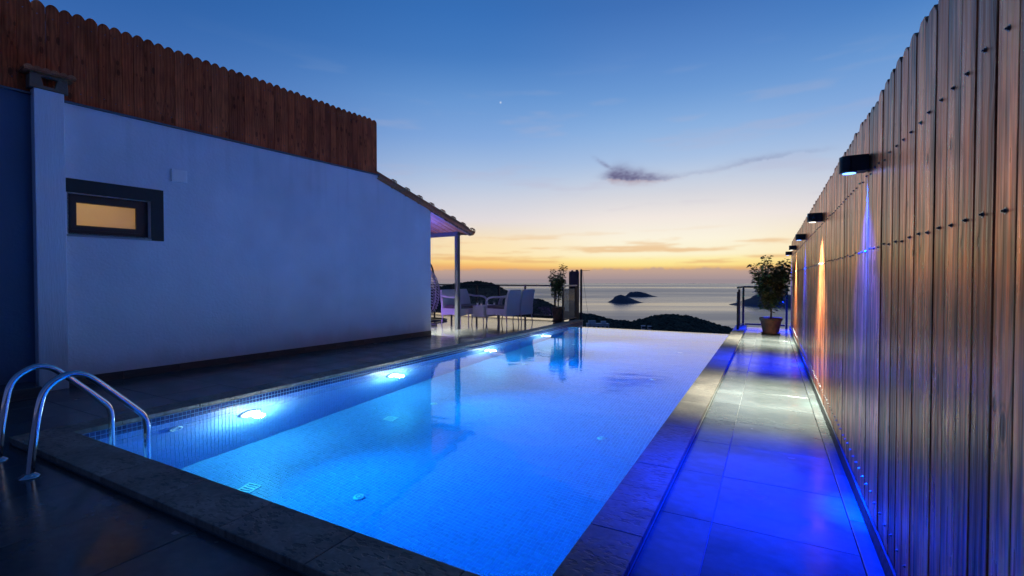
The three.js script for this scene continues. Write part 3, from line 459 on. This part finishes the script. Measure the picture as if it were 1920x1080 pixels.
/* ------------------------------------------------------------------ timber fences */
function boardGeo(w, h, th, topCut, u0, v0, round) {
  const s = new THREE.Shape(); s.moveTo(-w / 2, 0); s.lineTo(w / 2, 0); s.lineTo(w / 2, h - topCut);
  if (round) { s.quadraticCurveTo(w * 0.42, h - topCut * 0.55, w * 0.24, h - topCut * 0.18); s.quadraticCurveTo(0, h + topCut * 0.22, -w * 0.24, h - topCut * 0.18); s.quadraticCurveTo(-w * 0.42, h - topCut * 0.55, -w / 2, h - topCut); }
  else { s.lineTo(w * 0.2, h); s.lineTo(-w * 0.2, h); s.lineTo(-w / 2, h - topCut); }
  const g = new THREE.ExtrudeGeometry(s, { depth: th - 0.006, bevelEnabled: true, bevelSize: 0.003, bevelThickness: 0.003, bevelOffset: -0.003, bevelSegments: 2, curveSegments: 4 });
  const uv = g.attributes.uv, p = g.attributes.position; for (let i = 0; i < uv.count; i++) uv.setXY(i, p.getX(i) + u0 + p.getZ(i) * 0.5, p.getY(i) + v0);
  return g;    // x across, y up, z thickness
}
{ // right fence; front faces near x = 0.45
  const f = thing('timber_fence', 'tall brown stained timber fence along the right side of the path', 'fence', [0, 0, 0]);
  const P = 0.1128, H = 2.05, variants = [], rnd = rng(41);
  for (let k = 0; k < 14; k++) variants.push(boardGeo(P - 0.003, H - 0.02 + rnd() * 0.03, 0.022, 0.035, k * 0.137 + 0.02, rnd() * 4, rnd() < 0.4));
  const boltRows = [1.79, 1.402, 0.19], bolts = [], zs = [];
  for (let z = -0.75, i = 0; z > -13.1; z -= P, i++) {
    const m = add('board', variants[Math.floor(rnd() * 14)], fenceWoods[Math.floor(rnd() * 6)], f, [0.452 + (rnd() - 0.5) * 0.003, 0.085 + (rnd() - 0.5) * 0.012, z], [0, Math.PI / 2 + (rnd() - 0.5) * 0.035, (rnd() - 0.5) * 0.004]);
    if (rnd() < 0.5) { m.rotation.y += Math.PI; m.position.x += 0.016; }
    zs.push(z); for (const y of boltRows) bolts.push([m.position.x, y + (rnd() - 0.5) * 0.016, z + (rnd() - 0.5) * 0.01, m.rotation.y > 2]);
  }
  const bg = merge([new THREE.CylinderGeometry(0.0125, 0.0125, 0.004, 12).rotateZ(Math.PI / 2).translate(-0.002, 0, 0), new THREE.CylinderGeometry(0.0075, 0.0075, 0.006, 6).rotateZ(Math.PI / 2).translate(-0.0065, 0, 0), new THREE.CylinderGeometry(0.0038, 0.0038, 0.005, 8).rotateZ(Math.PI / 2).translate(-0.012, 0, 0)]).scale(0.66, 0.66, 0.66);
  const far = [];
  bolts.forEach((b, i) => { const x = b[0] - (b[3] ? 0.016 : 0) - 0.001; if (i < 297) add('bolt', bg, galvanised, f, [x, b[1], b[2]]); else far.push(bg.clone().translate(x, b[1], b[2])); });
  const fm = add('bolt_row', far, galvanised, f); fm.userData.kind = 'stuff';
  for (const y of boltRows) add('rail', box(0.486, 0.536, y - 0.03, y + 0.03, -13.1, -0.6), darkTimber, f);
  for (let z = -1.2; z > -13.2; z -= 2.35) add('post', box(0.538, 0.618, -0.1, 1.95, z - 0.04, z + 0.04), darkTimber, f);
}
struct('plinth', box(0.44, 0.62, -0.4, 0.082, -13.6, 2.2), std({ color: rgb(0.05, 0.05, 0.048), roughness: 0.85, bumpMap: plasterBump, bumpScale: 0.004 }));
{ const k = structGroup('kerb'), rnd = rng(6); for (let z = 2.2; z > -13.5; z -= 0.645) { const g = rbox(0.372, 0.438, -0.02, 0.009, z - 0.642, z, 0.004); planarUV(g, [0, 2], 1, 1, rnd() * 3, rnd() * 3); add('kerb_strip', g, slabs[Math.floor(rnd() * 3)], k); } add('bedding', box(0.37, 0.44, -0.3, -0.021, -13.8, 2.2), grout, k); }
{ // fence on the house roof
  const f = thing('roof_fence', 'dark red brown timber fence standing on the flat roof of the house', 'fence', HO, HROT);
  const P = 0.1155, variants = [], rnd = rng(51);
  for (let k = 0; k < 12; k++) variants.push(boardGeo(P - 0.0012, 1.05 - 0.006 + rnd() * 0.014, 0.02, 0.05, k * 0.137 + 0.05, rnd() * 4, true));
  const sg = new THREE.SphereGeometry(0.0075, 8, 5), sc = std({ color: rgb(0.6, 0.62, 0.66), roughness: 0.25, metalness: 1 }), screws = [];
  for (let z = 1.56, i = 0; z < 9.5; z += P, i++) {
    add('board', variants[Math.floor(rnd() * 12)], roofWoods[Math.floor(rnd() * 5)], f, [-0.03 + (rnd() - 0.5) * 0.005, WT + 0.025, z + (rnd() - 0.5) * 0.002], [0, Math.PI / 2, (rnd() - 0.5) * 0.004]);
    if (z < 8) for (const y of [0.12, 0.9]) add('screw', sg, sc, f, [-0.008, WT + 0.025 + y + (rnd() - 0.5) * 0.03, z + (rnd() - 0.5) * 0.03]);
  }
  for (const y of [0.12, 0.9]) add('rail', box(-0.085, -0.037, WT + y, WT + y + 0.06, 1.5, 9.5), darkTimber, f);
}
// path lamps
const lampZ = [-3.09, -5.56, -8.02, -10.67, -12.95], lampBlue = [true, false, true, false, true], lname = ['nearest', 'second', 'third', 'fourth', 'farthest'];
lampZ.forEach((z, i) => {
  const blue = lampBlue[i], t = thing('wall_lamp', `black ${blue ? 'blue' : 'white'} lit downlight on the timber fence, ${lname[i]} of the five`, 'wall lamp', [0.447, 1.86, z], 0, 'downlights on the timber fence');
  const s = new THREE.Shape(); s.moveTo(-0.004, -0.038); s.lineTo(-0.078, -0.0395); s.absarc(-0.082, 0, 0.04, -Math.PI / 2 + 0.12, Math.PI / 2 - 0.12, true); s.lineTo(-0.078, 0.0395); s.lineTo(-0.004, 0.038);
  const g = new THREE.ExtrudeGeometry(s, { depth: 0.078, bevelEnabled: true, bevelSize: 0.003, bevelThickness: 0.003, bevelSegments: 2, curveSegments: 18 }).rotateX(Math.PI / 2).translate(0, 0.039, 0);
  add('body', g, blackMetal, t);
  add('backplate', rbox(-0.0035, 0.004, -0.036, 0.036, -0.036, 0.036, 0.003), blackMetal, t);
  add('bezel', new THREE.TorusGeometry(0.032, 0.004, 6, 28).rotateX(Math.PI / 2).translate(-0.08, -0.042, 0), blackMetal, t);
  const c = blue ? [0.0, 0.02, 1] : [0.9, 1, 0.86];
  add('lens', new THREE.CylinderGeometry(0.03, 0.03, 0.005, 24).translate(-0.08, -0.0445, 0), std({ color: rgb(1, 1, 1), emissive: blue ? rgb(0.12, 0.3, 1) : rgb(1, 0.94, 0.75), emissiveIntensity: blue ? 5 : 4 }), t);
  const l = new THREE.SpotLight(rgb(...c), blue ? 200 : 130, 0, rad(43), 0.85); l.position.set(-0.1, -0.052, 0); l.target.position.set(-0.36, -2, 0); l.castShadow = true; l.shadow.radius = 1.5;
  const w = new THREE.SpotLight(rgb(...(blue ? [0.0, 0.04, 1] : [0.55, 1, 0.8])), blue ? 380 : 55, 0, rad(blue ? 9.5 : 9), 1); w.position.set(-0.016, -0.05, 0); w.target.position.set(0.03, -1.9, 0); w.castShadow = true; w.shadow.radius = 0.6; t.add(l, l.target, w, w.target);
});

/* ------------------------------------------------------------------ terrace railing, furniture, plants */
function railing(name, label, pts, opt = {}) {   // pts: list of [x, z] posts in world
  const t = thing(name, label, 'railing', [pts[0][0], 0, pts[0][1]]), P = pts.map(([x, z]) => [x - pts[0][0], z - pts[0][1]]), h = opt.h ?? 1.07;
  const seg = (a, b, y0, y1, w, mat, nm) => { const d = Math.hypot(b[0] - a[0], b[1] - a[1]), g = rbox(0, d, y0, y1, -w / 2, w / 2, 0.003); const m = add(nm, g, mat, t); m.position.set(a[0], 0, a[1]); m.rotation.y = -Math.atan2(b[1] - a[1], b[0] - a[0]); return m; };
  P.forEach(([x, z], i) => { const hh = opt.heights?.[i] ?? h - 0.045; add('post', rbox(x - 0.025, x + 0.025, 0, hh, z - 0.025, z + 0.025, 0.003), opt.postMats?.[i] ?? blackMetal, t); });
  for (let i = 0; i < P.length - 1; i++) {
    if (opt.skip?.includes(i)) continue;
    const a = P[i], b = P[i + 1], L = Math.hypot(b[0] - a[0], b[1] - a[1]), e = 0.035 / L, a2 = [lerp(a[0], b[0], e), lerp(a[1], b[1], e)], b2 = [lerp(b[0], a[0], e), lerp(b[1], a[1], e)];
    seg(a, b, h - 0.044, h, 0.05, opt.topMat ?? blackMetal, 'top_rail'); seg(a2, b2, 0.06, 0.1, 0.035, blackMetal, 'bottom_rail');
    if (opt.mid) seg(a2, b2, opt.mid, opt.mid + 0.03, 0.035, blackMetal, 'middle_rail');
    const d = Math.hypot(b2[0] - a2[0], b2[1] - a2[1]), gl = add('glass_panel', new THREE.PlaneGeometry(d, (opt.glassTop ?? h - 0.13) - 0.104).translate(d / 2, ((opt.glassTop ?? h - 0.13) + 0.104) / 2, 0), opt.glass ?? railGlass, t); gl.position.set(a2[0], 0, a2[1]); gl.rotation.y = -Math.atan2(b2[1] - a2[1], b2[0] - a2[0]);
  }
  return t;
}
const wx = (x, z) => { const p = hw(x, 0, z); return [p[0], p[2]]; };
railing('terrace_railing', 'black railing with glass panels along the far edge of the terrace', [-7.7, -6.45, -5.2, -3.95, -2.8, -1.85, -0.8, 0.3, 1.0].map((x) => wx(x, ZEND + 0.06)));
railing('pool_railing', 'short black framed dark glass screen at the far left pool corner', [[-5.22, -12.66], [-5.22, -13.74]], { glass: darkGlass, topMat: galvanised, heights: [0.99, 0.99], glassTop: 0.97, h: 1.08 });
railing('path_railing', 'black glass railing with grouped posts at the end of the path', [[-0.66, -12.5], [-0.66, -12.95], [-0.6, -13.75], [0.38, -13.75]], { heights: [0.95, 1.0, 1.03, 1.03] });
function armchair(name, label, W, cat, pos, turn, group) {   // faces +x
  const t = thing(name, label, cat, pos, turn, group), D = 0.36;
  const arch = (len, y0, y1, rise) => { const s = new THREE.Shape(); s.moveTo(-len / 2, y1); s.lineTo(len / 2, y1); s.lineTo(len / 2 - 0.01, y0); s.quadraticCurveTo(0, y0 + rise * 2, -len / 2 + 0.01, y0); s.lineTo(-len / 2, y1); return new THREE.ExtrudeGeometry(s, { depth: 0.025, bevelEnabled: true, bevelSize: 0.004, bevelThickness: 0.004, bevelSegments: 1 }); };
  for (const s of [-1, 1]) { add('side_panel', arch(D * 2 - 0.04, 0.25, 0.44, 0.03).translate(0, 0, s > 0 ? W / 2 - 0.03 : -W / 2), wicker, t); }
  add('front_panel', arch(W - 0.07, 0.25, 0.44, 0.035).rotateY(Math.PI / 2).translate(D - 0.045, 0, 0), wicker, t);
  add('seat', rbox(-D + 0.05, D - 0.05, 0.4, 0.438, -W / 2 + 0.035, W / 2 - 0.035, 0.008), wicker, t);
  add('cushion', rbox(-D + 0.1, D - 0.01, 0.44, 0.525, -W / 2 + 0.05, W / 2 - 0.05, 0.03, 3), cushion, t);
  const prof = new THREE.Shape(); prof.moveTo(-D + 0.02, 0.25); prof.lineTo(-D + 0.08, 0.25); prof.quadraticCurveTo(-D + 0.1, 0.6, -D - 0.03, 0.95); prof.lineTo(-D - 0.075, 0.94); prof.quadraticCurveTo(-D + 0.03, 0.6, -D + 0.02, 0.25);
  const bk = new THREE.ExtrudeGeometry(prof, { depth: W - 0.03, bevelEnabled: true, bevelSize: 0.008, bevelThickness: 0.008, bevelSegments: 2, curveSegments: 8 }).translate(0, 0, -W / 2 + 0.015);
  const p = bk.attributes.position; for (let i = 0; i < p.count; i++) { const y = p.getY(i), z = p.getZ(i); p.setZ(i, z * (1 - 0.1 * smooth(0.7, 0.97, y))); p.setX(i, p.getX(i) + 0.05 * (z / W) ** 2); }
  bk.computeVertexNormals(); add('backrest', bk, wicker, t);
  for (const s of [-1, 1]) add('armrest', tube([[-D + 0.03, 0.79, s * (W / 2 - 0.03)], [-0.1, 0.76, s * (W / 2 - 0.01)], [0.12, 0.755, s * W / 2], [0.27, 0.71, s * W / 2], [0.335, 0.6, s * (W / 2 - 0.01)], [0.335, 0.44, s * (W / 2 - 0.02)]], 0.028, 28, 8).scale(1, 1, 1), wicker, t);
  for (const sx of [-1, 1]) for (const sz of [-1, 1]) add('leg', bar([sx * (D - 0.05), 0.27, sz * (W / 2 - 0.045)], [sx * (D - 0.02), 0, sz * (W / 2 - 0.03)], 0.018, 0.012), wicker, t);
  return t;
}
const at = (x, z) => hw(x, 0, z);
armchair('wicker_sofa', 'pale wicker two-seat sofa with dark cushion behind the terrace post', 1.25, 'sofa', at(-1.2, -2.68), HROT);
armchair('wicker_armchair', 'pale wicker armchair nearest the pool light, back to the railing plant', 0.66, 'armchair', at(-0.12, -3.03), HROT + Math.PI, 'pale wicker armchairs on the terrace');
armchair('wicker_armchair', 'pale wicker armchair standing behind the other armchair', 0.66, 'armchair', at(-0.09, -3.72), HROT + Math.PI, 'pale wicker armchairs on the terrace');
{
  const t = thing('wicker_table', 'low pale wicker table with glasses between the sofa and armchairs', 'table', at(-0.7, -2.98), HROT);
  for (const s of [-1, 1]) { add('side_panel', rbox(-0.2, 0.2, 0.2, 0.488, s * 0.36 - 0.012, s * 0.36 + 0.012, 0.004), wicker, t); add('side_panel', rbox(s * 0.212 - 0.012, s * 0.212 + 0.012, 0.2, 0.488, -0.347, 0.347, 0.004), wicker, t); }
  add('tabletop', rbox(-0.24, 0.24, 0.489, 0.51, -0.39, 0.39, 0.006), wicker, t);
  for (const sx of [-1, 1]) for (const sz of [-1, 1]) add('leg', bar([sx * 0.195, 0.21, sz * 0.34], [sx * 0.205, 0, sz * 0.35], 0.016, 0.012), wicker, t);
  const gm = phys({ color: rgb(1, 1, 1), roughness: 0.02, transmission: 1, thickness: 0, ior: 1.5 }), gg = new THREE.LatheGeometry([[0, 0.004], [0.026, 0.003], [0.03, 0], [0.034, 0.05], [0.037, 0.1], [0.035, 0.1], [0.031, 0.05], [0.026, 0.008], [0, 0.008]].map((p) => new THREE.Vector2(...p)), 16);
  const drink = std({ color: rgb(0.85, 0.8, 0.7), roughness: 0.2 });
  [[-0.1, 0.22, 'nearest the sofa'], [0.08, 0.28, 'at the near table corner'], [0.16, 0.1, 'beside the armchair arm'], [-0.02, -0.1, 'in the table middle'], [0.14, -0.26, 'at the far table end']].forEach(([x, z, w], i) => { const p = at(-0.7 + x, -2.98 + z), g = thing('drinking_glass', `small clear glass on the wicker table, ${w}`, 'glass', [p[0], 0.511, p[2]], 0, 'glasses on the wicker table'); add('bowl', gg, gm, g); add('candle', new THREE.CylinderGeometry(0.024, 0.022, 0.05, 14).translate(0, 0.034, 0), drink, g); });
}
{ // hanging egg chair, mostly hidden by the house wall
  const t = thing('hanging_chair', 'pale egg shaped hanging wicker chair peeping past the wall end', 'hanging chair', at(-2.66, -2.5), HROT), strands = [];
  for (let k = 0; k < 17; k++) { const y = -0.66 + k * 0.085, r = Math.sqrt(Math.max(0.02, 1 - (y / 0.74) ** 2)), pts = []; for (let j = 0; j <= 14; j++) { const a = rad(-150) + rad(300) * j / 14 + Math.PI; pts.push([0.52 * r * Math.cos(a + Math.PI), 0.86 + y + 0.1 * Math.sin(j), 0.46 * r * Math.sin(a + Math.PI)]); } strands.push(tube(pts, 0.011, 30, 5)); }
  add('strands', strands, wicker, t);
  const ribs = []; for (let k = 0; k < 9; k++) { const a = rad(-150 + k * 37.5), pts = []; for (let j = 0; j <= 12; j++) { const q = rad(-80 + j * 13.3); pts.push([0.52 * Math.cos(q) * Math.cos(a), 0.86 + 0.74 * Math.sin(q), 0.46 * Math.cos(q) * Math.sin(a)]); } ribs.push(tube(pts, 0.013, 24, 6)); }
  add('frame', ribs, wicker, t);
  add('cushion', new THREE.SphereGeometry(0.36, 18, 10).scale(1, 0.34, 0.95).translate(0, 0.44, 0), cushion, t);
  add('stand', tube([[-0.1, 0.03, -0.62], [-0.1, 0.9, -0.66], [-0.08, 1.6, -0.5], [-0.02, 1.86, -0.12], [0, 1.84, 0]], 0.028, 40, 10), blackMetal, t);
  add('chain', bar([0, 1.84, 0], [0, 1.58, 0], 0.008), galvanised, t);
  add('base', tube([[0.5, 0.03, -0.5], [0.62, 0.03, 0.1], [0.45, 0.03, 0.55], [-0.1, 0.03, 0.68], [-0.55, 0.03, 0.45], [-0.68, 0.03, -0.1], [-0.45, 0.03, -0.6], [0.1, 0.03, -0.68]], 0.026, 60, 8, true), blackMetal, t);
}
{ // dark parasol base by the wall end
  const t = thing('door_stop_bar', 'short black bar lying on the terrace at the wall end', 'bar', at(-1.5, -1.5), HROT);
  add('bar', rbox(-0.35, 0.3, 0, 0.05, -0.03, 0.03, 0.01), blackMetal, t); add('knob', new THREE.CylinderGeometry(0.03, 0.03, 0.11, 12).translate(0.27, 0.055, 0), blackMetal, t);
}
function leafGeo(n, R, seed, size) {          // n leaves scattered on twigs
  const rnd = rng(seed), pos = [], groups = [[], [], []], twigs = [];
  const leaf = (c, dir, up, s, arr) => { const r = dir.clone().cross(up).normalize(), nrm = r.clone().cross(dir).normalize(), p = (a, b, e) => c.clone().addScaledVector(dir, a * s).addScaledVector(r, b * s).addScaledVector(nrm, e * s); const A = p(0, 0, 0), B = p(0.45, 0.3, 0.08), C = p(1, 0, -0.12), D = p(0.45, -0.3, 0.08), M = p(0.5, 0, 0); arr.push(A, M, B, B, M, C, A, D, M, M, D, C); };
  R.forEach(([x0, y0, z0, len, dx, dz, spread]) => {
    const a = V(x0, y0, z0), d = V(dx, 1, dz).normalize(), b = a.clone().addScaledVector(d, len); twigs.push(bar(a.toArray(), b.toArray(), 0.008, 0.003, 5));
    for (let i = 0; i < n; i++) { const t = rnd() ** 0.8, c = a.clone().addScaledVector(d, len * (0.12 + 0.93 * t)), ang = rnd() * 6.283, rr = spread * Math.sqrt(rnd()) * (1 - 0.45 * t); c.x += Math.cos(ang) * rr; c.z += Math.sin(ang) * rr; c.y += (rnd() - 0.5) * 0.1; const dir = V(Math.cos(ang), -0.5 + rnd() * 0.9, Math.sin(ang)).normalize(); leaf(c, dir, V((rnd() - 0.5), 1, (rnd() - 0.5)).normalize(), size * lerp(0.7, 1.25, rnd()), groups[Math.floor(rnd() * 3)]); }
  });
  const make = (arr) => { const g = new THREE.BufferGeometry(); g.setAttribute('position', new THREE.Float32BufferAttribute(arr.flatMap((v) => [v.x, v.y, v.z]), 3)); g.computeVertexNormals(); return g; };
  return [groups.map(make), twigs];
}
function pottedPlant(label, pos, potR, potH, branches, n, seed, size) {
  const t = thing('potted_plant', label, 'potted plant', pos);
  const V2 = (a) => a.map((p) => new THREE.Vector2(...p)), r = potR;
  add('pot', new THREE.LatheGeometry(V2([[0, 0.03], [r * 0.66, 0.03], [r * 0.7, 0.04], [r * 0.92, potH - 0.07], [r * 1.0, potH - 0.065], [r * 1.02, potH - 0.01], [r * 1.0, potH], [r * 0.93, potH - 0.005], [r * 0.88, potH - 0.06]]), 40), terracotta, t);
  add('saucer', new THREE.LatheGeometry(V2([[0, 0.0], [r * 0.78, 0.0], [r * 0.86, 0.032], [r * 0.83, 0.032], [r * 0.74, 0.012], [0, 0.012]]), 36), terracotta, t);
  add('soil', new THREE.CircleGeometry(r * 0.9, 30).rotateX(-Math.PI / 2).translate(0, potH - 0.055, 0), soilMat, t);
  const [leaves, twigs] = leafGeo(n, branches, seed, size);
  add('stem', [bar([0, potH - 0.06, 0], [0.02, branches[0][1] + 0.1, 0], 0.02, 0.012), ...twigs], bark, t);
  leaves.forEach((g, i) => add('foliage', g, leafMats[i], t));
}
{
  const r = rng(61), br = []; for (let k = 0; k < 17; k++) { const a = k * 2.4; br.push([0.04 * Math.cos(a), 0.5 + r() * 0.42, 0.04 * Math.sin(a), 0.4 + r() * 0.42, 0.36 * Math.cos(a) * (0.4 + r()), 0.36 * Math.sin(a) * (0.4 + r()), 0.16]); }
  br.push([-0.02, 0.9, 0, 0.82, -0.1, 0, 0.12], [0.1, 0.9, 0, 0.68, 0.16, 0.05, 0.14], [-0.16, 0.8, 0, 0.75, -0.28, 0.03, 0.09]);
  pottedPlant('bushy green plant in a brown pot at the end of the blue lit path', [0.03, 0.001, -12.3], 0.232, 0.37, br, 210, 62, 0.095);
  const b2 = []; for (let k = 0; k < 12; k++) { const a = k * 2.4; b2.push([0.03 * Math.cos(a), 0.5 + r() * 0.45, 0.03 * Math.sin(a), 0.3 + r() * 0.4, 0.45 * Math.cos(a) * (0.4 + r()), 0.45 * Math.sin(a) * (0.4 + r()), 0.12]); }
  b2.push([0.02, 0.9, 0, 0.75, 0.12, 0, 0.08], [-0.06, 0.9, 0, 0.62, -0.2, 0, 0.08]);
  pottedPlant('slender leafy plant in a dark pot at the terrace corner', [-5.56, 0.001, -13.1], 0.21, 0.42, b2, 130, 63, 0.08);
}
{
  const t = thing('screen_board', 'dark upright board standing behind the dark glass screen', 'board', [-5.5, -0.2, -14.25]);
  add('panel', rbox(-0.165, 0.165, 0, 1.7, -0.03, 0.03, 0.008), blackMetal, t); add('foot', rbox(-0.2, 0.2, -0.3, 0.02, -0.1, 0.1, 0.01), blackMetal, t);
  add('clip', [box(-0.09, -0.03, 1.7, 1.735, -0.02, 0.02), box(0.06, 0.14, 1.7, 1.75, -0.02, 0.02)], blackMetal, t);
  const m = thing('mast', 'thin dark mast with a short side arm at the pool corner', 'mast', [-5.24, -0.4, -14.2]);
  add('pole', bar([0, -2.4, 0], [0, 1.96, 0], 0.036), blackMetal, m); add('arm', bar([0, 1.92, 0], [0.3, 1.92, 0.02], 0.008, 0.004), blackMetal, m);
  const w = thing('cable', 'thin cable hanging from the mast down to the hillside', 'cable', [-5.24, 0, -14.2]); add('strand', tube([[0.05, 1.5, 0], [0.12, 0.9, 0], [0.21, 0.3, 0], [0.32, -0.3, -0.05], [0.5, -1.4, -0.1]], 0.004, 30, 5), blackMetal, w);
}
scene.traverse((o) => { if (o.isMesh) o.castShadow = o.receiveShadow = true; delete o.__n; });
renderer.render(scene, camera);
